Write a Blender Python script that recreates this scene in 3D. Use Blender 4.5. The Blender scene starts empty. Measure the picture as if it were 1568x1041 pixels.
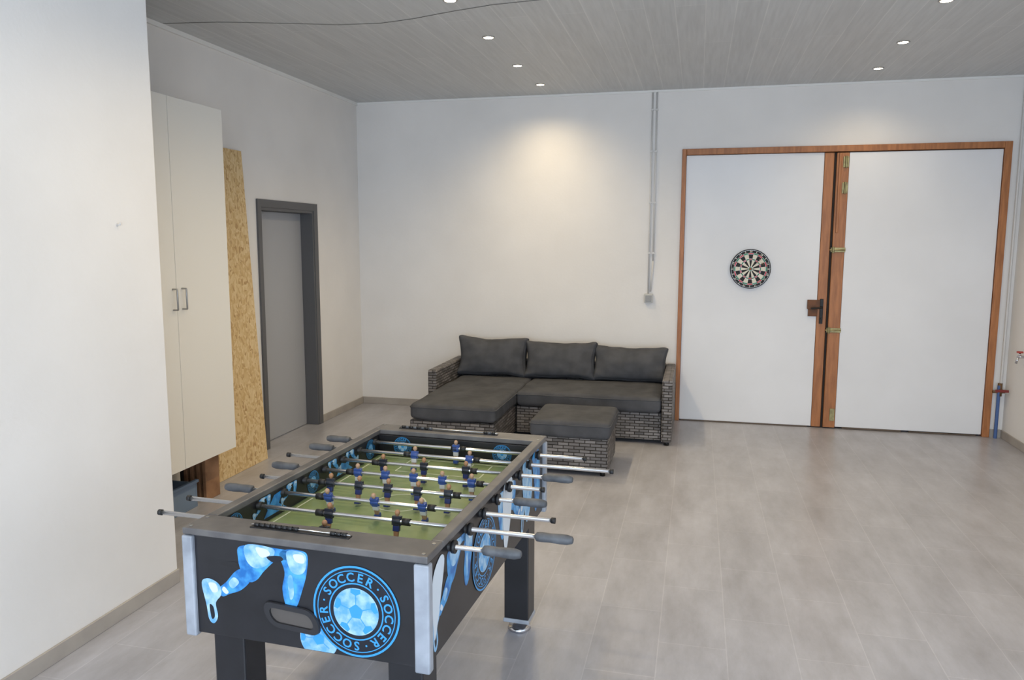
import bpy, bmesh, math, random
from mathutils import Vector, Matrix, noise
random.seed(7)
scn=bpy.context.scene
COL=scn.collection
# ------------------------------------------------------------ helpers
def lin(c):
    return tuple(((v/255)/12.92 if v/255<=0.04045 else ((v/255+0.055)/1.055)**2.4) for v in c)+(1.0,)
def newmat(name,rgb=(200,200,200),rough=0.6,metal=0.0,spec=0.5):
    m=bpy.data.materials.new(name); m.use_nodes=True
    b=m.node_tree.nodes['Principled BSDF']
    b.inputs['Base Color'].default_value=lin(rgb)
    b.inputs['Roughness'].default_value=rough
    b.inputs['Metallic'].default_value=metal
    b.inputs['Specular IOR Level'].default_value=spec
    return m
def N(m,t,**kw):
    n=m.node_tree.nodes.new(t)
    for k,v in kw.items(): setattr(n,k,v)
    return n
def LK(m,a,b): m.node_tree.links.new(a,b)
def bsdf(m): return m.node_tree.nodes['Principled BSDF']
def ramp(m,stops):
    r=N(m,'ShaderNodeValToRGB'); e=r.color_ramp.elements
    while len(e)<len(stops): e.new(0.5)
    for el,(p,c) in zip(e,stops): el.position=p; el.color=lin(c) if len(c)==3 else c
    return r
def mottled(name,c1,c2,scale=5,rough=0.6,bump=0.0,bscale=60,detail=4,stretch=(1,1,1),metal=0,spec=0.5,lo=.35,hi=.65,bdist=0.01):
    m=newmat(name,c1,rough,metal,spec)
    tc=N(m,'ShaderNodeTexCoord'); mp=N(m,'ShaderNodeMapping'); mp.inputs['Scale'].default_value=stretch
    LK(m,tc.outputs['Object'],mp.inputs['Vector'])
    n=N(m,'ShaderNodeTexNoise'); n.inputs['Scale'].default_value=scale; n.inputs['Detail'].default_value=detail
    LK(m,mp.outputs[0],n.inputs['Vector'])
    r=ramp(m,[(lo,c1),(hi,c2)]); LK(m,n.outputs['Fac'],r.inputs[0]); LK(m,r.outputs[0],bsdf(m).inputs['Base Color'])
    if bump:
        n2=N(m,'ShaderNodeTexNoise'); n2.inputs['Scale'].default_value=bscale; n2.inputs['Detail'].default_value=3
        LK(m,mp.outputs[0],n2.inputs['Vector'])
        b=N(m,'ShaderNodeBump'); b.inputs['Strength'].default_value=bump; b.inputs['Distance'].default_value=bdist
        LK(m,n2.outputs['Fac'],b.inputs['Height']); LK(m,b.outputs[0],bsdf(m).inputs['Normal'])
    return m
def box(bm,x0,x1,y0,y1,z0,z1,mat=0):
    vs=[bm.verts.new((x,y,z)) for z in (z0,z1) for y in (y0,y1) for x in (x0,x1)]
    fs=[]
    for f in ((0,2,3,1),(4,5,7,6),(0,1,5,4),(2,6,7,3),(0,4,6,2),(1,3,7,5)):
        fc=bm.faces.new([vs[i] for i in f]); fc.material_index=mat; fs.append(fc)
    return vs
def cyl(bm,p0,p1,r,seg=16,mat=0,r2=None,caps=True,smooth=True):
    p0=Vector(p0);p1=Vector(p1); d=(p1-p0).normalized()
    a=d.orthogonal().normalized(); b=d.cross(a); r2=r if r2 is None else r2
    A=[];B=[]
    for i in range(seg):
        t=2*math.pi*i/seg; o=a*math.cos(t)+b*math.sin(t)
        A.append(bm.verts.new(p0+o*r)); B.append(bm.verts.new(p1+o*r2))
    for i in range(seg):
        j=(i+1)%seg
        f=bm.faces.new((A[i],A[j],B[j],B[i])); f.material_index=mat; f.smooth=smooth
    if caps:
        f=bm.faces.new(A[::-1]); f.material_index=mat
        f=bm.faces.new(B); f.material_index=mat
    return A+B
def lathe(bm,prof,seg=24,mat=0,axis='Z',org=(0,0,0),smooth=True):
    rings=[]
    o=Vector(org)
    for r,h in prof:
        ring=[]
        for i in range(seg):
            t=2*math.pi*i/seg; c,s=r*math.cos(t),r*math.sin(t)
            p={'Z':(c,s,h),'X':(h,c,s),'Y':(s,h,c)}[axis]
            ring.append(bm.verts.new(o+Vector(p)))
        rings.append(ring)
    for a,b in zip(rings,rings[1:]):
        for i in range(seg):
            j=(i+1)%seg
            f=bm.faces.new((a[i],a[j],b[j],b[i])); f.material_index=mat; f.smooth=smooth
    f=bm.faces.new(rings[0][::-1]); f.material_index=mat
    f=bm.faces.new(rings[-1]); f.material_index=mat
def sphere(bm,c,r,mat=0,sc=(1,1,1),seg=14):
    res=bmesh.ops.create_uvsphere(bm,u_segments=seg,v_segments=max(6,seg//2+1),radius=r)
    for v in res['verts']:
        v.co=Vector((v.co.x*sc[0],v.co.y*sc[1],v.co.z*sc[2]))+Vector(c)
    for v in res['verts']:
        for f in v.link_faces: f.material_index=mat; f.smooth=True
    return res['verts']
def obj(name,bm,mats,parent=None,bevel=0,seg=2,loc=None,fixn=True):
    if fixn: bmesh.ops.recalc_face_normals(bm,faces=bm.faces[:])
    me=bpy.data.meshes.new(name); bm.to_mesh(me); bm.free()
    for m in (mats if isinstance(mats,(list,tuple)) else [mats]): me.materials.append(m)
    o=bpy.data.objects.new(name,me); COL.objects.link(o)
    if parent: o.parent=parent
    if loc: o.location=loc
    if bevel:
        b=o.modifiers.new('bevel','BEVEL'); b.width=bevel; b.segments=seg; b.limit_method='ANGLE'; b.angle_limit=math.radians(40)
    return o
def empty(name,loc=(0,0,0),rz=0):
    e=bpy.data.objects.new(name,None); e.empty_display_size=.1; e.location=loc; e.rotation_euler=(0,0,rz); COL.objects.link(e); return e
def boxobj(name,x0,x1,y0,y1,z0,z1,mat,parent=None,bevel=0):
    bm=bmesh.new(); box(bm,x0,x1,y0,y1,z0,z1); return obj(name,bm,mat,parent,bevel)
def tube(name,pts,r,mat,parent=None,res=8):
    cu=bpy.data.curves.new(name,'CURVE'); cu.dimensions='3D'; cu.bevel_depth=r; cu.bevel_resolution=4; cu.use_fill_caps=True
    s=cu.splines.new('POLY'); s.points.add(len(pts)-1)
    for p,q in zip(s.points,pts): p.co=(*q,1)
    o=bpy.data.objects.new(name,cu); COL.objects.link(o)
    cu.materials.append(mat)
    if parent: o.parent=parent
    return o

XL,XR,YB,YF,ZC=-3.63,2.82,7.95,-2.6,3.287
XP,YP=-2.66,3.43   # partition (near left wall)

# ------------------------------------------------------------ materials
M_wall=mottled('wall_plaster',(232,229,226),(226,223,220),scale=1.5,rough=.85,bump=.12,bscale=45,bdist=.006,spec=.2)
M_base=mottled('skirting_tile',(172,165,157),(160,153,146),scale=6,rough=.5)
M_trimw=newmat('white_trim',(232,231,228),.6)

# floor tiles 0.3 x 0.6 long in y
M_floor=newmat('floor_tile',(180,172,165),.32,spec=.65)
tc=N(M_floor,'ShaderNodeTexCoord')
mp=N(M_floor,'ShaderNodeMapping'); mp.inputs['Rotation'].default_value=(0,0,math.radians(90)); mp.inputs['Location'].default_value=(0.1,0.12,0)
LK(M_floor,tc.outputs['Object'],mp.inputs['Vector'])
br=N(M_floor,'ShaderNodeTexBrick'); br.offset=.5; br.inputs['Scale'].default_value=1.0
br.inputs['Brick Width'].default_value=.6; br.inputs['Row Height'].default_value=.3; br.inputs['Mortar Size'].default_value=.0025; br.inputs['Mortar Smooth'].default_value=.3
br.inputs['Color1'].default_value=lin((181,181,188)); br.inputs['Color2'].default_value=lin((175,175,182)); br.inputs['Mortar'].default_value=lin((193,193,199))
LK(M_floor,mp.outputs[0],br.inputs['Vector'])
ns=N(M_floor,'ShaderNodeTexNoise'); ns.inputs['Scale'].default_value=2.6; ns.inputs['Detail'].default_value=9; ns.inputs['Roughness'].default_value=.7
mp2=N(M_floor,'ShaderNodeMapping'); mp2.inputs['Scale'].default_value=(1.9,.6,1)
LK(M_floor,tc.outputs['Object'],mp2.inputs['Vector']); LK(M_floor,mp2.outputs[0],ns.inputs['Vector'])
rp=ramp(M_floor,[(.3,(208,205,202)),(.7,(255,255,255))]); LK(M_floor,ns.outputs['Fac'],rp.inputs[0])
mx=N(M_floor,'ShaderNodeMix',data_type='RGBA',blend_type='MULTIPLY'); mx.inputs[0].default_value=.9
LK(M_floor,br.outputs['Color'],mx.inputs[6]); LK(M_floor,rp.outputs[0],mx.inputs[7]); LK(M_floor,mx.outputs[2],bsdf(M_floor).inputs['Base Color'])
bp=N(M_floor,'ShaderNodeBump'); bp.inputs['Strength'].default_value=.2; bp.inputs['Distance'].default_value=.0015; bp.invert=True
LK(M_floor,br.outputs['Fac'],bp.inputs['Height']); LK(M_floor,bp.outputs[0],bsdf(M_floor).inputs['Normal'])

# ceiling planks running in depth
M_ceil=newmat('ceiling_panel',(200,200,200),.5,spec=.4)
tc=N(M_ceil,'ShaderNodeTexCoord')
mp=N(M_ceil,'ShaderNodeMapping'); mp.inputs['Rotation'].default_value=(0,0,math.radians(90))
LK(M_ceil,tc.outputs['Object'],mp.inputs['Vector'])
br=N(M_ceil,'ShaderNodeTexBrick'); br.offset=.37; br.inputs['Scale'].default_value=1
br.inputs['Brick Width'].default_value=2.6; br.inputs['Row Height'].default_value=.19; br.inputs['Mortar Size'].default_value=.004; br.inputs['Mortar Smooth'].default_value=.3
br.inputs['Color1'].default_value=lin((205,207,208)); br.inputs['Color2'].default_value=lin((201,203,204)); br.inputs['Mortar'].default_value=lin((216,217,217))
LK(M_ceil,mp.outputs[0],br.inputs['Vector'])
mp2=N(M_ceil,'ShaderNodeMapping'); mp2.inputs['Scale'].default_value=(22,1.2,1)
LK(M_ceil,tc.outputs['Object'],mp2.inputs['Vector'])
ns=N(M_ceil,'ShaderNodeTexNoise'); ns.inputs['Scale'].default_value=2.; ns.inputs['Detail'].default_value=4
LK(M_ceil,mp2.outputs[0],ns.inputs['Vector'])
rp=ramp(M_ceil,[(.3,(241,241,241)),(.7,(255,255,255))]); LK(M_ceil,ns.outputs['Fac'],rp.inputs[0])
mx=N(M_ceil,'ShaderNodeMix',data_type='RGBA',blend_type='MULTIPLY'); mx.inputs[0].default_value=1
LK(M_ceil,br.outputs['Color'],mx.inputs[6]); LK(M_ceil,rp.outputs[0],mx.inputs[7]); LK(M_ceil,mx.outputs[2],bsdf(M_ceil).inputs['Base Color'])

M_doorW=mottled('white_door_paint',(233,233,235),(226,226,228),scale=1.2,rough=.5)
M_wood=mottled('brown_frame_wood',(178,116,68),(152,96,54),scale=5,rough=.45,stretch=(8,8,1),bump=.1)
M_dark=newmat('dark_gap',(36,27,22),.8)
M_brass=mottled('brass_hinge',(165,155,110),(135,125,90),scale=30,rough=.4,metal=.6)
M_iron=newmat('black_iron',(34,33,33),.45,.5)
M_rust=mottled('rusty_plate',(118,76,50),(88,60,44),scale=20,rough=.7)
M_gframe=newmat('anthracite_frame',(90,90,92),.5)
M_gdoor=newmat('grey_door',(165,166,170),.4)
M_cab=newmat('cabinet_white',(228,225,218),.42)
M_cabe=newmat('cabinet_edge',(206,202,194),.5)
M_chrome=newmat('chrome',(200,200,205),.22,1.0)
M_steel=newmat('brushed_steel',(165,165,165),.35,1.0)
M_plastic=newmat('grey_plastic',(188,188,186),.5)
M_conduit=newmat('painted_conduit',(208,206,204),.5)
M_slat=mottled('wood_slats',(160,120,88),(120,86,60),scale=6,rough=.7)
M_bluegrey=newmat('blue_grey_plastic',(110,128,150),.6)

# OSB
M_osb=newmat('osb_flakes',(205,176,128),.75)
tc=N(M_osb,'ShaderNodeTexCoord'); mp=N(M_osb,'ShaderNodeMapping'); mp.inputs['Scale'].default_value=(1,1,.6)
LK(M_osb,tc.outputs['Object'],mp.inputs['Vector'])
dn=N(M_osb,'ShaderNodeTexNoise'); dn.inputs['Scale'].default_value=14; LK(M_osb,mp.outputs[0],dn.inputs['Vector'])
va=N(M_osb,'ShaderNodeVectorMath',operation='MULTIPLY_ADD'); va.inputs[1].default_value=(.09,.09,.09); LK(M_osb,dn.outputs['Color'],va.inputs[0]); LK(M_osb,mp.outputs[0],va.inputs[2])
v=N(M_osb,'ShaderNodeTexVoronoi'); v.inputs['Scale'].default_value=60; LK(M_osb,va.outputs[0],v.inputs['Vector'])
sp=N(M_osb,'ShaderNodeSeparateColor'); LK(M_osb,v.outputs['Color'],sp.inputs[0])
rp=ramp(M_osb,[(0,(176,142,96)),(.15,(198,166,116)),(.5,(208,180,132)),(1,(220,196,152))]); LK(M_osb,sp.outputs[0],rp.inputs[0])
LK(M_osb,rp.outputs[0],bsdf(M_osb).inputs['Base Color'])

def fabric(name,c1,c2):
    return mottled(name,c1,c2,scale=7,rough=.95,bump=.35,bscale=420,bdist=.002,spec=.2,detail=6)
M_fab=fabric('charcoal_fabric',(86,87,91),(73,74,78))

# wicker : coordinate chosen by face normal
M_wick=newmat('grey_rattan',(90,82,78),.5)
tc=N(M_wick,'ShaderNodeTexCoord'); ge=N(M_wick,'ShaderNodeNewGeometry')
s1=N(M_wick,'ShaderNodeSeparateXYZ'); LK(M_wick,tc.outputs['Object'],s1.inputs[0])
s2=N(M_wick,'ShaderNodeSeparateXYZ'); LK(M_wick,ge.outputs['Normal'],s2.inputs[0])
def absgt(sock):
    a=N(M_wick,'ShaderNodeMath',operation='ABSOLUTE'); LK(M_wick,sock,a.inputs[0])
    g=N(M_wick,'ShaderNodeMath',operation='GREATER_THAN'); g.inputs[1].default_value=.6; LK(M_wick,a.outputs[0],g.inputs[0]); return g.outputs[0]
gx=absgt(s2.outputs['X']); gz=absgt(s2.outputs['Z'])
mu=N(M_wick,'ShaderNodeMix',data_type='FLOAT'); LK(M_wick,gx,mu.inputs[0]); LK(M_wick,s1.outputs['X'],mu.inputs[2]); LK(M_wick,s1.outputs['Y'],mu.inputs[3])
mv=N(M_wick,'ShaderNodeMix',data_type='FLOAT'); LK(M_wick,gz,mv.inputs[0]); LK(M_wick,s1.outputs['Z'],mv.inputs[2]); LK(M_wick,s1.outputs['Y'],mv.inputs[3])
cb=N(M_wick,'ShaderNodeCombineXYZ'); LK(M_wick,mu.outputs[0],cb.inputs[0]); LK(M_wick,mv.outputs[0],cb.inputs[1])
br=N(M_wick,'ShaderNodeTexBrick'); br.offset=.5; br.inputs['Scale'].default_value=1
br.inputs['Brick Width'].default_value=.085; br.inputs['Row Height'].default_value=.026; br.inputs['Mortar Size'].default_value=.0045; br.inputs['Mortar Smooth'].default_value=1.0
br.inputs['Color1'].default_value=lin((136,131,129)); br.inputs['Color2'].default_value=lin((84,80,79)); br.inputs['Mortar'].default_value=lin((32,30,29))
LK(M_wick,cb.outputs[0],br.inputs['Vector']); LK(M_wick,br.outputs['Color'],bsdf(M_wick).inputs['Base Color'])
bp=N(M_wick,'ShaderNodeBump'); bp.inputs['Strength'].default_value=.9; bp.inputs['Distance'].default_value=.008; bp.invert=True
LK(M_wick,br.outputs['Fac'],bp.inputs['Height']); LK(M_wick,bp.outputs[0],bsdf(M_wick).inputs['Normal'])

# ------------------------------------------------------------ room shell
T=.2
boxobj('floor',XL-T,XR+T,YF-T,YB+T,-.15,0,M_floor)
boxobj('ceiling',XL-T,XR+T,YF-T,YB+T,ZC,ZC+.15,M_ceil)
DX0,DX1,DZ=-.18,2.71,2.715
bm=bmesh.new()
box(bm,XL-T,DX0,YB,YB+T,0,ZC); box(bm,DX1,XR+T,YB,YB+T,0,ZC); box(bm,DX0,DX1,YB,YB+T,DZ,ZC)
obj('wall_back',bm,M_wall)
LY0,LY1,LZ=5.92,6.95,2.155
bm=bmesh.new()
box(bm,XL-T,XL,YP,LY0,0,ZC); box(bm,XL-T,XL,LY1,YB,0,ZC); box(bm,XL-T,XL,LY0,LY1,LZ,ZC)
obj('wall_left',bm,M_wall)
boxobj('wall_partition',XL-T,XP,YF,YP,0,ZC,M_wall,bevel=.006)
bm=bmesh.new()
RY0,RY1,RZ0,RZ1=-1.6,2.2,.9,2.5
box(bm,XR,XR+T,RY1,YB,0,ZC); box(bm,XR,XR+T,YF,RY0,0,ZC); box(bm,XR,XR+T,RY0,RY1,0,RZ0); box(bm,XR,XR+T,RY0,RY1,RZ1,ZC)
obj('wall_right',bm,M_wall)
FX0,FX1,FZ0,FZ1=-2.0,2.3,.25,2.6
bm=bmesh.new()
box(bm,XP,FX0,YF-T,YF,0,ZC); box(bm,FX1,XR,YF-T,YF,0,ZC); box(bm,FX0,FX1,YF-T,YF,0,FZ0); box(bm,FX0,FX1,YF-T,YF,FZ1,ZC)
obj('wall_front',bm,M_wall)
def window(name,kind):
    bm=bmesh.new(); w=.06
    if kind=='front':
        a0,a1,z0,z1=FX0,FX1,FZ0,FZ1
        B=lambda p,q,r,s: box(bm,p,q,YF-.12,YF-.06,r,s)
        n=4
    else:
        a0,a1,z0,z1=RY0,RY1,RZ0,RZ1
        B=lambda p,q,r,s: box(bm,XR+.06,XR+.12,p,q,r,s)
        n=3
    B(a0,a0+w,z0,z1);B(a1-w,a1,z0,z1);B(a0,a1,z0,z0+w);B(a0,a1,z1-w,z1)
    for i in range(1,n):
        c=a0+(a1-a0)*i/n; B(c-.03,c+.03,z0,z1)
    obj(name,bm,M_trimw)
window('window_1','front'); window('window_2','right')

def bb(name,x0,x1,y0,y1): boxobj(name,x0,x1,y0,y1,0,.075,M_base,bevel=.003)
bb('baseboard_back',XL+.012,DX0-.01,YB-.012,YB)
bb('baseboard_left',XL,XL+.012,LY1+.015,YB)
bb('baseboard_partition',XP,XP+.012,YF,YP)
bb('baseboard_right',XR-.012,XR,YF,YB-.012)
boxobj('baseboard_corner',DX1+.005,XR-.012,YB-.012,YB,0,.075,M_base)
boxobj('trim_1',XL,XL+.02,YP,YB,ZC-.03,ZC,M_trimw)
boxobj('trim_2',XL+.02,XR,YB-.012,YB,ZC-.02,ZC,M_trimw)
bm=bmesh.new()
pts=[(-3.6,4.80),(-3.2,4.86),(-2.8,4.98),(-2.45,5.10),(-2.15,5.13),(-1.9,5.08),(-1.6,4.98),(-1.3,4.9),(-.8,4.85)]
prev=None
for x,y in pts:
    a=bm.verts.new((x,y-.004,ZC-.0015)); b=bm.verts.new((x,y+.006,ZC-.0015)); 
    if prev: bm.faces.new((prev[0],a,b,prev[1]))
    prev=(a,b)
obj('ceiling_seam',bm,newmat('joint_dark_grey',(110,110,108),.8))  # thin dark strip drawing the sagging seam between ceiling panels
# small white screw hook on the partition
bm=bmesh.new(); cyl(bm,(0,0,0),(.018,0,0),.003,8); cyl(bm,(.018,0,-.001),(.018,0,.012),.003,8); cyl(bm,(0,0,0),(.002,0,0),.008,12)
obj('wall_hook',bm,M_conduit,loc=(XP,3.14,1.89))

# ------------------------------------------------------------ grey door on the left wall
E=empty('door_1',(0,0,0))
bm=bmesh.new()
fx0,fx1=XL-.16,XL+.012
box(bm,fx0,fx1,LY0+.001,LY0+.055,0,LZ-.002); box(bm,fx0,fx1,LY1-.08,LY1-.001,0,LZ-.002); box(bm,fx0,fx1,LY0+.055,LY1-.08,LZ-.08,LZ-.002)
box(bm,fx1-.01,fx1+.008,LY0-.012,LY0+.04,0,LZ+.012); box(bm,fx1-.01,fx1+.008,LY1-.06,LY1+.012,0,LZ+.012); box(bm,fx1-.01,fx1+.008,LY0+.04,LY1-.06,LZ-.055,LZ+.012)
obj('frame',bm,M_gframe,E,bevel=.002)
bm=bmesh.new(); box(bm,XL-.155,XL-.115,LY0+.057,LY1-.082,.006,LZ-.082); 
obj('leaf',bm,M_gdoor,E,bevel=.002)

# ------------------------------------------------------------ large double door on back wall
E=empty('door_2')
bm=bmesh.new()
y0,y1=YB-.03,YB+.12
box(bm,DX0+.001,DX0+.042,y0,y1,0,DZ-.001); box(bm,DX1-.062,DX1-.001,y0,y1,0,DZ-.001); box(bm,DX0+.042,DX1-.062,y0,y1,DZ-.058,DZ-.001)
obj('frame',bm,M_wood,E,bevel=.004)
bm=bmesh.new(); box(bm,DX0+.045,1.135,YB-.004,YB+.05,.012,DZ-.062); obj('leaf_left',bm,M_doorW,E,bevel=.004)
bm=bmesh.new(); box(bm,1.355,DX1-.066,YB-.012,YB+.05,.018,DZ-.066); obj('leaf_right',bm,M_doorW,E,bevel=.004)
bm=bmesh.new(); box(bm,1.137,1.222,YB-.012,YB+.055,.01,DZ-.064); box(bm,1.244,1.353,YB-.02,YB+.055,.01,DZ-.068)
box(bm,1.262,1.285,YB-.034,YB-.02,1.9,DZ-.07)
obj('meeting_stiles',bm,M_wood,E,bevel=.005)
bm=bmesh.new(); box(bm,1.222,1.244,YB+.0,YB+.05,.01,DZ-.064); box(bm,DX0+.045,DX1-.07,YB+.052,YB+.11,0,DZ-.06); obj('gap_backing',bm,M_dark,E)
bm=bmesh.new()
for z in (2.56,2.32):
    box(bm,1.30,1.35,YB-.03,YB-.018,z-.05,z+.05); cyl(bm,(1.325,YB-.036,z-.055),(1.325,YB-.036,z+.055),.011)
for z in (1.74,.97):
    box(bm,1.23,1.36,YB-.032,YB-.018,z-.022,z+.022); cyl(bm,(1.25,YB-.04,z-.03),(1.25,YB-.04,z+.03),.012); cyl(bm,(1.22,YB-.034,z),(1.36,YB-.034,z),.008)
box(bm,1.30,1.345,YB-.03,YB-.018,.08,.2)
obj('hinges',bm,M_brass,E,bevel=.002)
bm=bmesh.new(); box(bm,1.045,1.165,YB-.03,YB-.010,1.17,1.26); box(bm,1.055,1.14,YB-.022,YB-.006,1.10,1.18); obj('lock_plate',bm,M_rust,E,bevel=.003)
bm=bmesh.new(); box(bm,1.160,1.190,YB-.034,YB-.012,1.03,1.27)
cyl(bm,(1.175,YB-.034,1.19),(1.175,YB-.075,1.19),.009); cyl(bm,(1.18,YB-.072,1.19),(1.075,YB-.072,1.18),.008)
cyl(bm,(1.175,YB-.034,1.08),(1.175,YB-.048,1.08),.010)
obj('lever_handle',bm,M_iron,E,bevel=.003)
bm=bmesh.new(); box(bm,1.42,1.95,YB-.016,YB-.010,.004,.02); box(bm,2.02,2.6,YB-.016,YB-.010,.004,.014); box(bm,DX0+.06,1.1,YB-.010,YB-.003,.003,.012); obj('sweep_seal',bm,newmat('worn_sill',(100,86,74),.8),E)

# ------------------------------------------------------------ dartboard
E=empty('dartboard',(.503,YB-.012,1.552))
MD=[newmat('dart_black',(28,27,28),.7),newmat('dart_cream',(226,220,204),.75),newmat('dart_red',(190,48,48),.7),newmat('dart_green',(44,120,76),.7),newmat('dart_wire',(190,190,190),.35,.9)]
R=.192
bm=bmesh.new(); lathe(bm,[(R-.004,.006),(R,.004),(R,-.022),(R-.004,-.026),],seg=64,mat=0,axis='Y'); obj('board',bm,MD,E)
bm=bmesh.new()
radii=[.008,.018,.088,.100,.143,.156]
yy=-.0275
for i in range(20):
    a0=math.radians(90-9+18*i); a1=a0+math.radians(18)
    for k in range(5):
        r0,r1=radii[k]*.98 if k else radii[0],radii[k+1]
        if k==0: mat=3
        elif k in(1,3): mat=0 if i%2==0 else 1
        else: mat=2 if i%2==0 else 3
        vs=[]
        for (r,a) in ((r0,a0),(r1,a0),(r1,(a0+a1)/2),(r1,a1),(r0,a1),(r0,(a0+a1)/2)):
            vs.append(bm.verts.new((r*math.cos(a),yy,r*math.sin(a))))
        f=bm.faces.new(vs); f.material_index=mat
vs=[bm.verts.new((.0085*math.cos(t*math.pi/8),yy-.0003,.0085*math.sin(t*math.pi/8))) for t in range(16)]
f=bm.faces.new(vs); f.material_index=2
for r in radii[1:]+[.182]:
    for i in range(48):
        a,b=2*math.pi*i/48,2*math.pi*(i+1)/48
        q=[bm.verts.new((rr*math.cos(t),yy-.0006,rr*math.sin(t))) for rr,t in ((r-.0006,a),(r+.0006,a),(r+.0006,b),(r-.0006,b))]
        f=bm.faces.new(q); f.material_index=4
obj('segments',bm,MD,E,fixn=False)
_tc={}
def glyph(ch):
    if ch in _tc: return _tc[ch]
    cu=bpy.data.curves.new('g','FONT'); cu.body=ch; cu.align_x='CENTER'; cu.size=1.0; cu.resolution_u=3; cu.offset=.022
    o=bpy.data.objects.new('g',cu); COL.objects.link(o)
    dg=bpy.context.evaluated_depsgraph_get(); dg.update()
    me=o.evaluated_get(dg).to_mesh()
    vs=[(v.co.x,v.co.y-.34) for v in me.vertices]; fs=[tuple(p.vertices) for p in me.polygons]
    o.evaluated_get(dg).to_mesh_clear()
    bpy.data.objects.remove(o); _tc[ch]=(vs,fs); return _tc[ch]
def put_text(bm,ch,frame,cx,cy,size,ang,mat,lift):
    vs,fs=glyph(ch); c,s=math.cos(ang),math.sin(ang)
    nv=[bm.verts.new(frame((cx+size*(x*c-y*s)),(cy+size*(x*s+y*c)),lift)) for x,y in vs]
    for f in fs:
        try:
            q=bm.faces.new([nv[i] for i in f]); q.material_index=mat
        except Exception: pass
bm=bmesh.new()
nums=[20,1,18,4,13,6,10,15,2,17,3,19,7,16,8,11,14,9,12,5]
for i,n in enumerate(nums):
    a=math.radians(90-18*i); s=str(n)
    fr=lambda u,v,l: (u,yy-.0005-l,v)
    for j,ch in enumerate(s):
        offs=(j-(len(s)-1)/2)*.013
        cx=.170*math.cos(a)+offs*math.sin(a); cy=.170*math.sin(a)-offs*math.cos(a)
        put_text(bm,ch,fr,cx,cy,.024,a-math.pi/2,0,0)
obj('numbers',bm,[MD[1]],E,fixn=False)
bm=bmesh.new()
for (u,v,c) in ((.075,.085,0),(.10,.045,1),(.06,.055,2)):
    cyl(bm,(u,yy+.004,v),(u+.004,yy-.05,v+.006),.0025,8,3); cyl(bm,(u+.004,yy-.05,v+.006),(u+.006,yy-.08,v+.009),.0015,6,3)
    for k in range(2):
        a=math.pi/4+k*math.pi/2; dx,dz=.014*math.cos(a),.014*math.sin(a)
        q=[bm.verts.new(p) for p in ((u+.006-dx,yy-.075,v+.009-dz),(u+.006+dx,yy-.075,v+.009+dz),(u+.007+dx,yy-.105,v+.011+dz),(u+.007-dx,yy-.105,v+.011-dz))]
        f=bm.faces.new(q); f.material_index=c
obj('darts',bm,[newmat('flight_red',(200,60,50),.5),newmat('flight_orange',(225,150,60),.5),newmat('flight_yellow',(215,190,90),.5),M_steel],E,fixn=False)

# ------------------------------------------------------------ conduits, socket, pipe
E=empty('electrical_conduit')
bm=bmesh.new(); cyl(bm,(-.478,YB-.012,1.29),(-.478,YB-.012,ZC-.02),.008,12); cyl(bm,(-.436,YB-.012,1.62),(-.436,YB-.012,ZC-.02),.008,12); cyl(bm,(-.436,YB-.012,1.62),(-.455,YB-.012,1.31),.008,12)
for z in (1.7,2.2,2.7,3.1):
    for x in(-.478,-.436): box(bm,x-.013,x+.013,YB-.024,YB,z-.008,z+.008)
obj('pipes',bm,M_conduit,E)
bm=bmesh.new(); box(bm,-.515,-.43,YB-.045,YB,1.20,1.29); o=obj('socket_box',bm,M_plastic,E,bevel=.006)
bm=bmesh.new(); box(bm,-.503,-.442,YB-.05,YB-.044,1.212,1.275); obj('socket_cover',bm,newmat('grey_cover',(150,150,150),.5),E,bevel=.003)

E=empty('water_pipe')
tube('riser',[(2.772,YB-.03,ZC-.02),(2.772,YB-.03,.50)],.011,M_conduit,E)
tube('feed',[(2.752,YB-.05,.50),(2.752,YB-.05,.12),(2.752,YB-.05,.0)],.015,newmat('blue_hose',(70,98,150),.6),E)
bm=bmesh.new(); cyl(bm,(2.76,YB-.045,.40),(2.76,YB-.045,.52),.02,14); cyl(bm,(2.76,YB-.045,.46),(2.76,YB-.11,.46),.013,12); cyl(bm,(2.70,YB-.05,.44),(2.80,YB-.05,.44),.013,12)
obj('valve',bm,newmat('old_brass',(120,95,70),.5,.6),E)
bm=bmesh.new(); box(bm,2.70,2.81,YB-.125,YB-.112,.448,.472); obj('valve_lever',bm,newmat('red_lever',(122,40,36),.5),E,bevel=.003)
E=empty('wall_tap',(XR,7.55,.82))
bm=bmesh.new(); cyl(bm,(0,0,0),(-.07,0,0),.012,12); cyl(bm,(-.06,0,0),(-.075,0,-.06),.010,12); cyl(bm,(-.05,0,0),(-.05,0,.035),.008,10); obj('body',bm,M_chrome,E)
bm=bmesh.new(); cyl(bm,(-.05,0,.035),(-.05,0,.048),.026,12); obj('wheel',bm,newmat('red_wheel',(176,66,58),.5),E)

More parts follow.
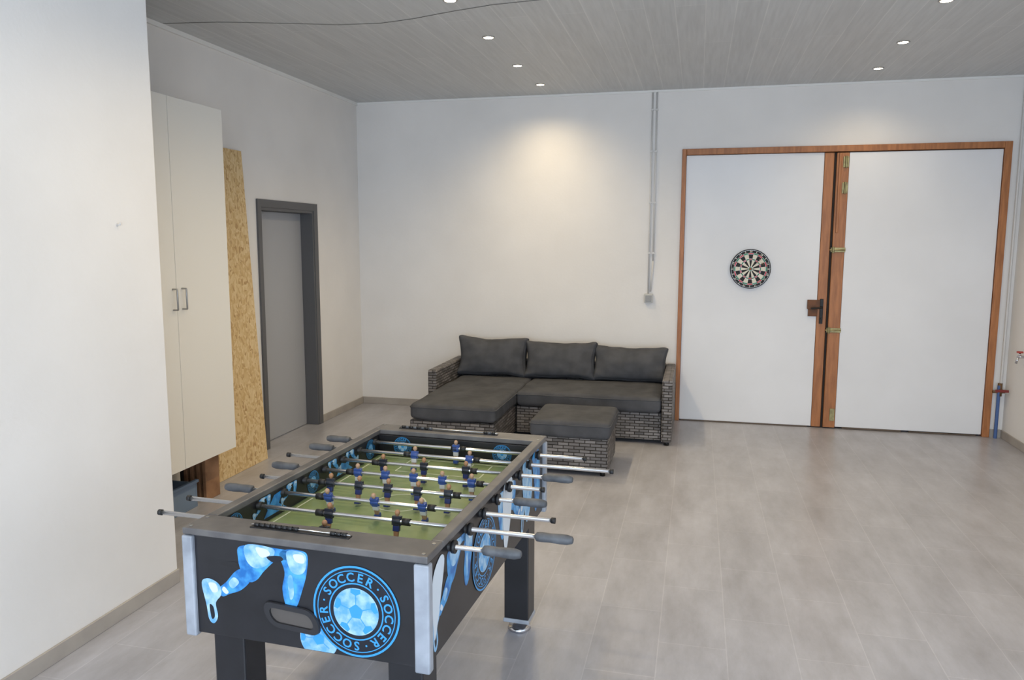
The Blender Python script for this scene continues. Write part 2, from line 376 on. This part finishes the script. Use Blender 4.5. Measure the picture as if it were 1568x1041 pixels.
# ------------------------------------------------------------ downlights
M_em=bpy.data.materials.new('lamp_glow'); M_em.use_nodes=True
b=bsdf(M_em); b.inputs['Base Color'].default_value=(1,1,1,1); b.inputs['Emission Color'].default_value=(1,.85,.6,1); b.inputs['Emission Strength'].default_value=14
SPOT=46
def downlight(x,y,p=1.0):
    E=empty('recessed_downlight',(x,y,ZC))
    bm=bmesh.new(); lathe(bm,[(.036,-.001),(.046,-.001),(.046,-.004),(.040,-.007),(.036,-.004)],seg=28); obj('ring',bm,M_steel,E)
    bm=bmesh.new(); lathe(bm,[(.035,-.001),(.035,-.005),(.02,-.008)],seg=24); obj('lens',bm,M_em,E)
    l=bpy.data.lights.new('downlight_lamp','SPOT'); l.energy=SPOT*p; l.spot_size=math.radians(150); l.spot_blend=1.0; l.shadow_soft_size=.04; l.color=(1,.80,.50)
    o=bpy.data.objects.new('lamp',l); COL.objects.link(o); o.parent=E; o.location=(0,0,-.03)
for y,p in ((1.1,1.0),(2.9,.9),(3.85,1),(4.75,1),(5.65,1.1),(6.585,1.5)): downlight(-1.53,y,p)
downlight(-1.50,7.41,.75)
for y in (1.8,3.6,4.5,5.44,6.47): downlight(1.43,y,.75)
downlight(1.445,7.37,.35)

# ------------------------------------------------------------ cabinet
E=empty('tall_cabinet')
CX=-3.18; CZ0,CZ1=.345,2.70; ys=[3.70,4.235,4.80]
bm=bmesh.new(); box(bm,XL+.03,CX-.02,ys[0],ys[2],CZ0,CZ1); obj('carcass',bm,M_cabe,E,bevel=.002)
for i in range(2):
    bm=bmesh.new(); box(bm,CX-.018,CX,ys[i]+.002,ys[i+1]-.002,CZ0+.004,CZ1-.004); obj('panel_%d'%(i+1),bm,M_cab,E,bevel=.002)
def handle(y,z0,z1):
    tube('handle_%d'%int(y*100),[(CX,y,z0),(CX+.032,y,z0),(CX+.034,y,z0+.004),(CX+.034,y,z1-.004),(CX+.032,y,z1),(CX,y,z1)],.0055,M_steel,E)
handle(4.195,1.385,1.515); handle(4.285,1.385,1.515)
bm=bmesh.new()
for (x,y) in ((XL+.10,4.70),(CX-.06,3.76),(XL+.10,3.76)): box(bm,x-.03,x+.03,y-.03,y+.03,0,CZ0)
obj('legs',bm,newmat('dark_leg',(60,56,54),.6),E,bevel=.003)
bm=bmesh.new()
for i in range(4): 
    x=-3.30-.05*i
    box(bm,x-.026,x,4.60,4.76,.0,.30-.02*i)
obj('wood_slat_bundle',bm,M_slat,None,bevel=.003)
bm=bmesh.new(); box(bm,-3.58,-3.30,4.02,4.50,0,.012); box(bm,-3.58,-3.30,4.02,4.035,.012,.17); box(bm,-3.58,-3.30,4.485,4.50,.012,.17); box(bm,-3.315,-3.30,4.035,4.485,.012,.17); box(bm,-3.58,-3.565,4.035,4.485,.012,.17); box(bm,-3.315,-3.29,4.01,4.51,.17,.19)
obj('storage_crate',bm,M_bluegrey,None,bevel=.003)

bm=bmesh.new(); box(bm,0,.018,-.345,.345,0,2.53)
o=obj('osb_board',bm,M_osb); o.location=(-3.478,5.32,.001); o.rotation_euler=(0,-math.atan2(.132,2.52),0)

# ------------------------------------------------------------ cushions
def cushion_mesh(w,d,h,r=.04,puff=.15,wr=.006,n=16,seed=0,pinch=0.0):
    bm=bmesh.new()
    g=[math.sin(math.pi/2*(-1+2*i/n)) for i in range(n+1)]
    cache={}
    def V(a,b,c):
        k=(round(a,5),round(b,5),round(c,5))
        if k in cache: return cache[k]
        p=Vector((a*w/2,b*d/2,c*h/2))
        hx,hy,hz=w/2-r,d/2-r,max(h/2-r,.001)
        core=Vector((max(-hx,min(hx,p.x)),max(-hy,min(hy,p.y)),max(-hz,min(hz,p.z))))
        dd=p-core
        if dd.length>1e-6: p=core+dd.normalized()*min(r,dd.length if dd.length<r else r)
        p.z*=1+puff*(1-a*a)*(1-b*b)*2-puff*.3
        p.x*=1-pinch*(1-b*b)*abs(a)**4*.5 ; p.y*=1-pinch*(1-a*a)*abs(b)**4*.5
        nz=noise.noise(Vector((p.x*4+seed*7,p.y*4,p.z*4)))*wr*1.6+noise.noise(Vector((p.x*13+seed*3,p.y*13,p.z*13)))*wr*.8
        p.z+=nz; p.y+=nz*.6
        cache[k]=bm.verts.new(p); return cache[k]
    for i in range(n):
        for j in range(n):
            a0,a1,b0,b1=g[i],g[i+1],g[j],g[j+1]
            for c in(-1,1):
                for q in (((a0,b0,c),(a1,b0,c),(a1,b1,c),(a0,b1,c)),((a0,c,b0),(a1,c,b0),(a1,c,b1),(a0,c,b1)),((c,a0,b0),(c,a1,b0),(c,a1,b1),(c,a0,b1))):
                    f=bm.faces.new([V(*t) for t in q]); f.smooth=True
    return bm
def cushion(name,c,w,d,h,parent,rx=0,rz=0,**kw):
    o=obj(name,cushion_mesh(w,d,h,**kw),M_fab,parent); o.location=c; o.rotation_euler=(rx,0,rz)
    s=o.modifiers.new('sub','SUBSURF'); s.levels=1; s.render_levels=1
    return o
def piping(name,x0,x1,y0,y1,z,parent,r=.005,cr=.035):
    pts=[]
    for (cx,cy,a) in ((x1-cr,y1-cr,0),(x0+cr,y1-cr,90),(x0+cr,y0+cr,180),(x1-cr,y0+cr,270)):
        for k in range(5):
            t=math.radians(a+90*k/4); pts.append((cx+cr*math.cos(t),cy+cr*math.sin(t),z))
    pts.append(pts[0]); return tube(name,pts,r,M_fab,parent)
# ------------------------------------------------------------ sofa
E=empty('sectional_sofa')
bm=bmesh.new()
box(bm,-2.37,-1.62,6.13,7.80,.035,.29)
box(bm,-1.61,-.275,6.92,7.80,.035,.29)
obj('base',bm,M_wick,E,bevel=.012)
bm=bmesh.new(); box(bm,-.272,-.18,6.87,7.84,.03,.60); obj('arm_right',bm,M_wick,E,bevel=.015)
bm=bmesh.new(); box(bm,-2.47,-2.385,6.88,7.84,.03,.60); obj('arm_left',bm,M_wick,E,bevel=.015)
bm=bmesh.new(); box(bm,-2.39,-.27,7.77,7.86,.03,.60); obj('backrest',bm,M_wick,E,bevel=.015)
bm=bmesh.new()
for x,y in ((-2.33,6.17),(-1.66,6.17),(-2.43,7.8),(-.22,6.91),(-.22,7.8),(-1.2,6.96),(-1.5,7.7)): cyl(bm,(x,y,0),(x,y,.04),.022,12)
obj('feet',bm,M_iron,E)
cushion('chaise_cushion',(-1.985,6.88,.365),.765,1.54,.15,E,r=.045,puff=.06,seed=1,n=22)
cushion('seat_cushion',(-.94,7.26,.365),1.33,.78,.15,E,r=.045,puff=.07,seed=2,n=22)
piping('chaise_piping',-2.365,-1.605,6.112,7.648,.405,E)
piping('seat_piping',-1.603,-.277,6.872,7.648,.405,E)
for i,(cx,w,hh) in enumerate(((-2.03,.76,.415),(-1.32,.76,.395),(-.62,.76,.37))):
    cushion('back_cushion_%d'%(i+1),(cx,7.66,.42+hh/2),w,hh,.17,E,rx=math.radians(76),rz=(.02,-.01,-.03)[i],r=.05,puff=.40,wr=.018,seed=5+i,n=24,pinch=.20)
E=empty('wicker_ottoman')
bm=bmesh.new(); box(bm,-1.23,-.63,5.82,6.42,.035,.30)
obj('base',bm,M_wick,E,bevel=.012)
bm=bmesh.new()
for x in(-1.19,-.67):
    for y in (5.86,6.38): cyl(bm,(x,y,0),(x,y,.04),.02,12)
obj('feet',bm,M_iron,E)
cushion('cushion',(-.93,6.12,.365),.64,.64,.14,E,r=.04,puff=.05,seed=9,wr=.004)
piping('cushion_piping',-1.248,-.612,5.802,6.438,.40,E)

# ------------------------------------------------------------ foosball table
TW,TL=.8438,1.4717
F=empty('foosball_table',(-1.577,2.064,0),-0.0466)
M_tb=mottled('table_black',(36,36,40),(28,28,31),scale=8,rough=.34)
M_top=mottled('table_worn_top',(84,82,83),(112,109,107),scale=9,rough=.40,detail=8,lo=.4,hi=.75)
M_alu=mottled('corner_grey',(164,169,178),(138,143,152),scale=10,rough=.4)
M_blue=mottled('print_blue',(28,104,176),(78,166,226),scale=26,rough=.35,detail=3)
M_lb=mottled('print_lightblue',(172,206,230),(96,162,214),scale=30,rough=.35,detail=3)
M_lblue=newmat('print_logo_blue',(58,150,214),.35)
M_navy=newmat('print_dark',(22,27,38),.35)
M_field=mottled('pitch_green',(142,156,108),(116,136,90),scale=9,rough=.32,detail=7)
M_line=newmat('pitch_line',(205,214,192),.4)
M_grip=mottled('grip_rubber',(92,94,98),(70,72,76),scale=25,rough=.55)
M_blk=newmat('black_rubber',(28,28,30),.5)
M_rod=newmat('rod_chrome',(212,212,214),.25,.9)
ZT=.91
bm=bmesh.new()
box(bm,.012,.034,.012,TL-.012,.555,.886); box(bm,TW-.034,TW-.012,.012,TL-.012,.555,.886)
box(bm,.034,TW-.034,.012,.034,.555,.886); box(bm,.034,TW-.034,TL-.034,TL-.012,.555,.886)
box(bm,.034,TW-.034,.118,.13,.72,.886); box(bm,.034,TW-.034,TL-.12,TL-.108,.72,.886)
box(bm,.034,TW-.034,.034,TL-.034,.56,.575)
obj('body',bm,M_tb,F,bevel=.002)
bm=bmesh.new()
box(bm,0,.040,.126,TL-.112,.887,ZT); box(bm,TW-.040,TW,.126,TL-.112,.887,ZT)
box(bm,0,TW,0,.126,.887,ZT); box(bm,0,TW,TL-.112,TL,.887,ZT)
obj('top_rails',bm,M_top,F,bevel=.004)
bm=bmesh.new()
for x0,x1 in((-.004,.036),(TW-.045,TW+.004)):
    for y0,y1 in((-.002,.032),(TL-.032,TL+.002)): box(bm,x0,x1,y0+.0,y1,.545,.884)
obj('corner_strips',bm,M_alu,F,bevel=.006)
bm=bmesh.new()
ZF=.785
box(bm,.034,TW-.034,.13,TL-.12,.765,ZF); obj('pitch',bm,M_field,F)
bm=bmesh.new()
zl=ZF+.0006
def strip(x0,x1,y0,y1):
    f=bm.faces.new([bm.verts.new(p) for p in ((x0,y0,zl),(x1,y0,zl),(x1,y1,zl),(x0,y1,zl))])
def arc(cx,cy,r,a0,a1,n=32,w=.003):
    for i in range(n):
        a=a0+(a1-a0)*i/n;b=a0+(a1-a0)*(i+1)/n
        bm.faces.new([bm.verts.new((cx+rr*math.cos(t),cy+rr*math.sin(t),zl)) for rr,t in((r-w,a),(r+w,a),(r+w,b),(r-w,b))])
xm=TW/2; ya,yb=.135,TL-.125; ymid=(ya+yb)/2
strip(.06,TW-.06,ymid-.003,ymid+.003); arc(xm,ymid,.1,0,2*math.pi)
for s,y in((1,ya+.015),(-1,yb-.015)):
    strip(.06,TW-.06,min(y,y+s*.006),max(y,y+s*.006))
    for hw,dp in((.2,.2),(.11,.09)):
        for x in(xm-hw,xm+hw): strip(x-.003,x+.003,min(y,y+s*dp),max(y,y+s*dp))
        strip(xm-hw,xm+hw,min(y+s*dp,y+s*(dp+.006)),max(y+s*dp,y+s*(dp+.006)))
    arc(xm,y+s*.2,.06,0 if s>0 else math.pi,math.pi if s>0 else 2*math.pi,16)
for x in(.06,TW-.06): strip(x-.003,x+.003,ya+.015,yb-.015)
obj('pitch_lines',bm,M_line,F)
def leg(x,y,i):
    bm=bmesh.new(); box(bm,x-.058,x+.058,y-.058,y+.058,.06,.57); obj('leg_%d'%i,bm,M_tb,F,bevel=.006)
    bm=bmesh.new(); lathe(bm,[(.05,0.0),(.055,.006),(.05,.02),(.03,.026),(.014,.03),(.014,.07)],seg=24); o=obj('foot_%d'%i,bm,M_chrome,F); o.location=(x,y,0)
    bm=bmesh.new(); box(bm,x-.062,x+.062,y-.062,y+.062,.055,.075); obj('cap_%d'%i,bm,M_alu,F,bevel=.004)
for i,(x,y) in enumerate(((.125,.10),(TW-.095,.10),(.125,TL-.13),(TW-.095,TL-.13))): leg(x,y,i+1)
RZ=.862
left=[-.265,-.27,-.22,-.166,-.214,-.24,-.22,-.217]
right=[1.07,1.20,1.105,1.037,.99,1.07,1.21,1.067]
team=[0,0,1,0,1,0,1,1]
npl=[1,2,3,5,5,3,2,1]
sp_=[0,.26,.19,.125,.125,.19,.26,0]
off=[-.03,.03,.0,-.02,.02,.0,.02,.03]
M_pl=[[newmat('player_black',(28,32,44),.35),newmat('player_skin',(160,118,84),.5),newmat('player_navy',(38,50,104),.35)],
      [newmat('player_blue',(48,76,140),.35),newmat('player_skin_b',(176,142,114),.5),newmat('player_white',(205,205,205),.4)]]
ry=[.205+.1565*i for i in range(8)]
bmR=bmesh.new(); bmG=bmesh.new(); bmB=bmesh.new()
bmP=[bmesh.new(),bmesh.new()]
for i in range(8):
    y=ry[i]; l,r=left[i],right[i]
    cyl(bmR,(l+.004,y,RZ),(r-.004,y,RZ),.0078,14)
    grip_right=team[i]==0
    def grip(x0,s):
        prof=[(.010,0),(.015,.004),(.0165,.02),(.0150,.05),(.0168,.08),(.0165,.105),(.012,.122),(.007,.125)]
        lathe(bmG,[(a,s*h) for a,h in prof],seg=18,axis='X',org=(x0,y,RZ))
    if grip_right: grip(r-.125,1); cyl(bmB,(l,y,RZ),(l+.014,y,RZ),.0105,12)
    else: grip(l+.125,-1); cyl(bmB,(r-.014,y,RZ),(r,y,RZ),.0105,12)
    for x0,x1 in((-.004,.05),(TW-.05,TW+.004)): cyl(bmB,(x0,y,RZ),(x1,y,RZ),.0155,16)
    for x0,x1 in((-.012,.0),(TW-.0,TW+.012)): cyl(bmB,(x0,y,RZ),(x1,y,RZ),.021,16)
    n=npl[i]; k=team[i]; bp_=bmP[k]
    xs=[xm+off[i]+(j-(n-1)/2)*sp_[i] for j in range(n)]
    for x in (xs[0]-.022,xs[-1]+.022): 
        s=-1 if x<xm and x==xs[0]-.022 else 1
        cyl(bmB,(x,y,RZ),(x+s*.028,y,RZ),.0125,14)
    tilt=random.uniform(-.25,.25)
    if i==2: tilt=.35
    rot=Matrix.Rotation(tilt,4,'X')
    for x in xs:
        before=set(bp_.verts)
        vs=box(bp_,-.013,.013,-.009,.009,-.016,.018,0)
        for v in vs:
            if v.co.z>0: v.co.x*=1.25; v.co.y*=1.05
            else: v.co.x*=.85
        cyl(bp_,(-.015,0,0),(.015,0,0),.0125,12,0)
        box(bp_,-.0175,-.0125,-.006,.006,-.014,.013,0); box(bp_,.0125,.0175,-.006,.006,-.014,.013,0)
        cyl(bp_,(0,0,.016),(0,0,.022),.005,8,1)
        sphere(bp_,(0,0,.029),.0095,1,(1,1,1.15),10)
        vs=box(bp_,-.0115,.0115,-.008,.008,-.034,-.015,2)
        vs=box(bp_,-.009,.009,-.006,.006,-.056,-.034,1)
        for v in vs:
            if v.co.z<-.05: v.co.x*=.8
        vs=box(bp_,-.0105,.0105,-.012,.010,-.070,-.054,2 if k==0 else 0)
        for v in bp_.verts:
            if v not in before: v.co=rot@v.co+Vector((x,y,RZ))
obj('rods',bmR,M_rod,F); obj('grips',bmG,M_grip,F); obj('bushings',bmB,M_blk,F)
obj('players_black',bmP[0],M_pl[0],F,bevel=.0015); obj('players_blue',bmP[1],M_pl[1],F,bevel=.0015)
for k,(y,x0,x1) in enumerate(((.070,.21,.56),(TL-.06,.12,.62))):
    bm=bmesh.new(); box(bm,x0,x1,y-.012,y+.012,ZT,ZT+.003,0); cyl(bm,(x0,y,ZT+.008),(x1,y,ZT+.008),.002,8,1)
    for j in range(11):
        xx=x0+.02+j*.02 if j<8 else x1-.02-(10-j)*.02
        cyl(bm,(xx-.008,y,ZT+.008),(xx+.008,y,ZT+.008),.0065,12,0 if (j+k)%2 or k==0 else 3)
    obj('score_counter_%d'%(k+1),bm,[M_blk,M_rod,M_blue,M_grip],F)
bm=bmesh.new()
for x in(.02,TW-.02):
    for y in (.02,.10,TL-.02,TL-.09): cyl(bm,(x,y,ZT),(x,y,ZT+.0015),.006,12)
obj('screws',bm,M_steel,F)
PM=[M_blue,M_lb,M_navy,newmat('print_white',(208,218,228),.4),M_blk,M_lblue]
def poly(bm,fr,pts,mat,lift):
    try:
        f=bm.faces.new([bm.verts.new(fr(u,v,lift)) for u,v in pts]); f.material_index=mat
    except Exception: pass
def smooth(pts,k=5):
    n=len(pts); out=[]
    for i in range(n):
        p0,p1,p2,p3=[Vector(pts[(i+d)%n]) for d in(-1,0,1,2)]
        for j in range(k):
            t=j/k
            q=.5*((2*p1)+(p2-p0)*t+(2*p0-5*p1+4*p2-p3)*t*t+(3*p1-p0-3*p2+p3)*t**3)
            out.append((q.x,q.y))
    return out
def spoly(bm,fr,pts,mat,lift,vmax=.884,vmin=.558):
    poly(bm,fr,[(u,max(vmin,min(vmax,v))) for u,v in smooth(pts)],mat,lift)
def ring(bm,fr,cx,cy,r0,r1,mat,lift,n=48,vmin=-9,vmax=9):
    cl=lambda v:max(vmin,min(vmax,v))
    for i in range(n):
        a,b=2*math.pi*i/n,2*math.pi*(i+1)/n
        poly(bm,fr,[(cx+r*math.cos(t),cl(cy+r*math.sin(t))) for r,t in((r0,a),(r1,a),(r1,b),(r0,b))] ,mat,lift)
def disc(bm,fr,cx,cy,r,mat,lift,n=48,vmin=-9,vmax=9):
    poly(bm,fr,[(cx+r*math.cos(2*math.pi*i/n),max(vmin,min(vmax,cy+r*math.sin(2*math.pi*i/n)))) for i in range(n)],mat,lift)
def ball(bm,fr,cx,cy,r,lift,rot=0,vmin=-9,vmax=9):
    disc(bm,fr,cx,cy,r,1,lift,vmin=vmin,vmax=vmax)
    P=[(cx+r*.33*math.cos(rot+math.pi/2+k*2*math.pi/5),cy+r*.33*math.sin(rot+math.pi/2+k*2*math.pi/5)) for k in range(5)]
    if min(p[1] for p in P)>vmin: poly(bm,fr,P,5,lift+.0004)
    for k in range(5):
        a=rot+math.pi/2+k*2*math.pi/5
        pts=[(cx+r*q*math.cos(a+t),cy+r*q*math.sin(a+t)) for q,t in((.68,0),(.82,-.28),(.98,-.22),(.98,.22),(.82,.28))]
        if min(p[1] for p in pts)>vmin: poly(bm,fr,pts,5,lift+.0004)
        u=Vector((math.cos(a),math.sin(a))); w=Vector((-u.y,u.x))*r*.018; c=Vector((cx,cy))
        q=[c+u*r*.33+w,c+u*r*.33-w,c+u*r*.68-w,c+u*r*.68+w]
        if min(p.y for p in q)>vmin: poly(bm,fr,[tuple(p) for p in q],5,lift+.0004)
def logo(bm,fr,cx,cy,R,lift,text=True):
    disc(bm,fr,cx,cy,R,2,lift)
    ring(bm,fr,cx,cy,R*.955,R,5,lift+.0004)
    ring(bm,fr,cx,cy,R*.60,R*.63,5,lift+.0004)
    ring(bm,fr,cx,cy,R*.88,R*.90,5,lift+.0004)
    ball(bm,fr,cx,cy,R*.52,lift+.0004)
    if text:
        s='SOCCER\u00b7SOCCER\u00b7SOCCER\u00b7'
        for i,ch in enumerate(s):
            a=math.radians(150)-2*math.pi*i/len(s)
            put_text(bm,ch,fr,cx+R*.755*math.cos(a),cy+R*.755*math.sin(a),R*.27,a-math.pi/2,5,lift+.0006)
def figure(bm,fr,ox,oz,s,lift,flip=1):
    T_=lambda pts:[(ox+flip*(u-.25)*s,oz+(v-.72)*s) for u,v in pts]
    S=lambda pts,m,l: spoly(bm,fr,T_(pts),m,lift+l)
    # rear thigh + shorts
    S([(.205,.866),(.30,.874),(.394,.868),(.385,.842),(.335,.834),(.290,.795),(.262,.762),(.232,.752),(.205,.785),(.196,.825)],0,0)
    S([(.225,.872),(.300,.876),(.330,.862),(.300,.815),(.255,.800),(.225,.825)],1,.0003)
    S([(.262,.868),(.300,.866),(.312,.850),(.280,.838)],3,.0005)
    # calf with sock
    S([(.210,.790),(.240,.762),(.205,.722),(.160,.702),(.132,.690),(.118,.712),(.150,.742),(.182,.778)],0,.0004)
    S([(.158,.738),(.178,.760),(.196,.745),(.172,.722)],1,.0007)
    S([(.132,.712),(.140,.724),(.156,.708),(.146,.700)],3,.0007)
    # rear boot
    S([(.056,.726),(.080,.744),(.112,.736),(.128,.718),(.126,.692),(.106,.664),(.112,.620),(.096,.594),(.078,.606),(.070,.655)],1,.0006)
    S([(.082,.728),(.108,.730),(.116,.706),(.096,.700)],3,.0009)
    S([(.082,.655),(.096,.650),(.100,.618),(.088,.610)],2,.0009)
    # standing leg
    S([(.345,.855),(.372,.874),(.420,.876),(.444,.862),(.438,.800),(.420,.742),(.402,.695),(.380,.680),(.362,.692),(.352,.745),(.362,.800)],0,0)
    S([(.372,.868),(.432,.868),(.438,.826),(.420,.800),(.384,.806)],1,.0003)
    S([(.395,.860),(.428,.862),(.432,.838),(.404,.838)],3,.0006)
    S([(.372,.780),(.388,.790),(.392,.730),(.378,.715)],1,.0003)
    S([(.300,.842),(.345,.850),(.358,.838),(.325,.826)],2,.0004)
    # flicks of motion
    S([(.130,.800),(.180,.812),(.196,.800),(.160,.792)],4,.0002)
frN=lambda u,v,l:(u,.012-.0008-l,v)
bm=bmesh.new()
figure(bm,frN,.25,.72,1.0,0)
ball(bm,frN,.475,.598,.065,.0010,.3,vmin=.558)
logo(bm,frN,.605,.705,.145,.0016)
obj('graphics_front',bm,PM,F,fixn=False)
bm=bmesh.new()
def rrect(cx,cz,w,h,r,n=6):
    pts=[]
    for sx,sz,a in((1,1,0),(-1,1,90),(-1,-1,180),(1,-1,270)):
        for k in range(n+1):
            t=math.radians(a+90*k/n); pts.append((cx+sx*(w/2-r)+r*math.cos(t),cz+sz*(h/2-r)+r*math.sin(t)))
    return pts
o_=rrect(.385,.655,.190,.082,.036); i_=rrect(.385,.655,.148,.048,.022)
sk=lambda p:(p[0]-(p[1]-.655)*.35,p[1]-(p[0]-.385)*.06)
o_=[sk(p) for p in o_]; i_=[sk(p) for p in i_]
A=[bm.verts.new((u,.0085,v)) for u,v in o_]; A2=[bm.verts.new((u,.001,v)) for u,v in [(p[0]*.97+.385*.03,p[1]*.97+.655*.03) for p in o_]]; B2=[bm.verts.new((u,.001,v)) for u,v in i_]; B=[bm.verts.new((u,.0088,v)) for u,v in i_]
n=len(A)
for i in range(n):
    j=(i+1)%n
    for P,Q in((A,A2),(A2,B2),(B2,B)):
        f=bm.faces.new((P[i],P[j],Q[j],Q[i])); f.smooth=False
f=bm.faces.new(B); f.material_index=1
obj('ball_return',bm,[newmat('return_black',(44,44,47),.3),newmat('return_recess',(84,78,74),.7)],F)
frR=lambda u,v,l:(TW-.012+.0008+l,u,v)
bm=bmesh.new()
figure(bm,frR,.24,.70,1.0,0,1)
spoly(bm,frR,[(.06,.80),(.12,.86),(.16,.84),(.13,.74),(.10,.66),(.07,.62)],3,.0012)
logo(bm,frR,.56,.70,.135,.0016)
figure(bm,frR,.92,.70,1.0,0,-1)
spoly(bm,frR,[(.80,.86),(.92,.87),(.90,.72),(.84,.60),(.80,.66)],3,.0010)
spoly(bm,frR,[(1.08,.87),(1.2,.86),(1.24,.72),(1.16,.60),(1.10,.70)],1,.0010)
spoly(bm,frR,[(1.24,.86),(1.36,.87),(1.38,.66),(1.30,.60),(1.28,.74)],0,.0006)
obj('graphics_side',bm,PM,F,fixn=False)
frLo=lambda u,v,l:(.012-.0008-l,u,v)
bm=bmesh.new(); logo(bm,frLo,.56,.70,.135,.0016); figure(bm,frLo,.24,.70,1.0,0,1); figure(bm,frLo,.95,.70,1.0,0,-1); obj('graphics_side_left',bm,PM,F,fixn=False)
frI=lambda u,v,l:(.034+.0008+l,u,v)
bm=bmesh.new()
for c in (.22,.74,1.26): logo(bm,frI,c,.836,.046,.0006)
for c in (.38,.56,.92,1.08): figure(bm,frI,c,.836,.30,.0004,1 if c<.7 else -1)
for c in (.46,1.0): poly(bm,frI,[(c-.07,.80),(c,.87),(c+.06,.875),(c+.03,.83),(c+.08,.80)],0,.0004)
obj('graphics_inner_left',bm,PM,F,fixn=False)
frIr=lambda u,v,l:(TW-.034-.0008-l,u,v)
bm=bmesh.new()
for c in (.22,.74,1.26): logo(bm,frIr,c,.836,.046,.0006)
for c in (.46,1.0): figure(bm,frIr,c,.836,.30,.0004)
obj('graphics_inner_right',bm,PM,F,fixn=False)
frF=lambda u,v,l:(u,TL-.12-.0008-l,v)
bm=bmesh.new()
for c in (.16,.66): logo(bm,frF,c,.836,.046,.0006)
poly(bm,frF,[(xm-.1,.79),(xm+.1,.79),(xm+.1,.865),(xm-.1,.865)],4,.0004)
obj('graphics_inner_far',bm,PM,F,fixn=False)

# ------------------------------------------------------------ lights
def area(name,loc,rot,sx,sy,e,col):
    l=bpy.data.lights.new(name,'AREA'); l.shape='RECTANGLE'; l.size=sx; l.size_y=sy; l.energy=e; l.color=col
    o=bpy.data.objects.new(name,l); COL.objects.link(o); o.location=loc; o.rotation_euler=rot; return o
area('window_daylight_front',((FX0+FX1)/2,YF-.15,(FZ0+FZ1)/2),(math.radians(90),0,0),FX1-FX0,FZ1-FZ0,285,(.72,.85,1))
area('window_daylight_right',(XR+.15,(RY0+RY1)/2,(RZ0+RZ1)/2),(0,math.radians(90),0),RZ1-RZ0,RY1-RY0,40,(.72,.85,1))
w=bpy.data.worlds.new('world'); scn.world=w; w.use_nodes=True
w.node_tree.nodes['Background'].inputs[0].default_value=(.72,.84,1,1); w.node_tree.nodes['Background'].inputs[1].default_value=.8

# ------------------------------------------------------------ camera
f,yaw,pitch,roll=1183.5, 0.2345, 0.1277, 0.0021
fw=Vector((-math.sin(yaw)*math.cos(pitch),math.cos(yaw)*math.cos(pitch),-math.sin(pitch)))
r=Vector((math.cos(yaw),math.sin(yaw),0)); u=r.cross(fw)
r2=r*math.cos(roll)+u*math.sin(roll); u2=-r*math.sin(roll)+u*math.cos(roll)
cd=bpy.data.cameras.new('camera'); cd.sensor_width=36; cd.lens=f/1568*36; cd.clip_start=.05
co=bpy.data.objects.new('camera',cd); COL.objects.link(co)
m=Matrix.Identity(4)
for i in range(3): m[i][0]=r2[i]; m[i][1]=u2[i]; m[i][2]=-fw[i]
m.translation=Vector((0,0,1.82)); co.matrix_world=m
scn.camera=co
scn.view_settings.view_transform='Standard'
scn.view_settings.exposure=0.06
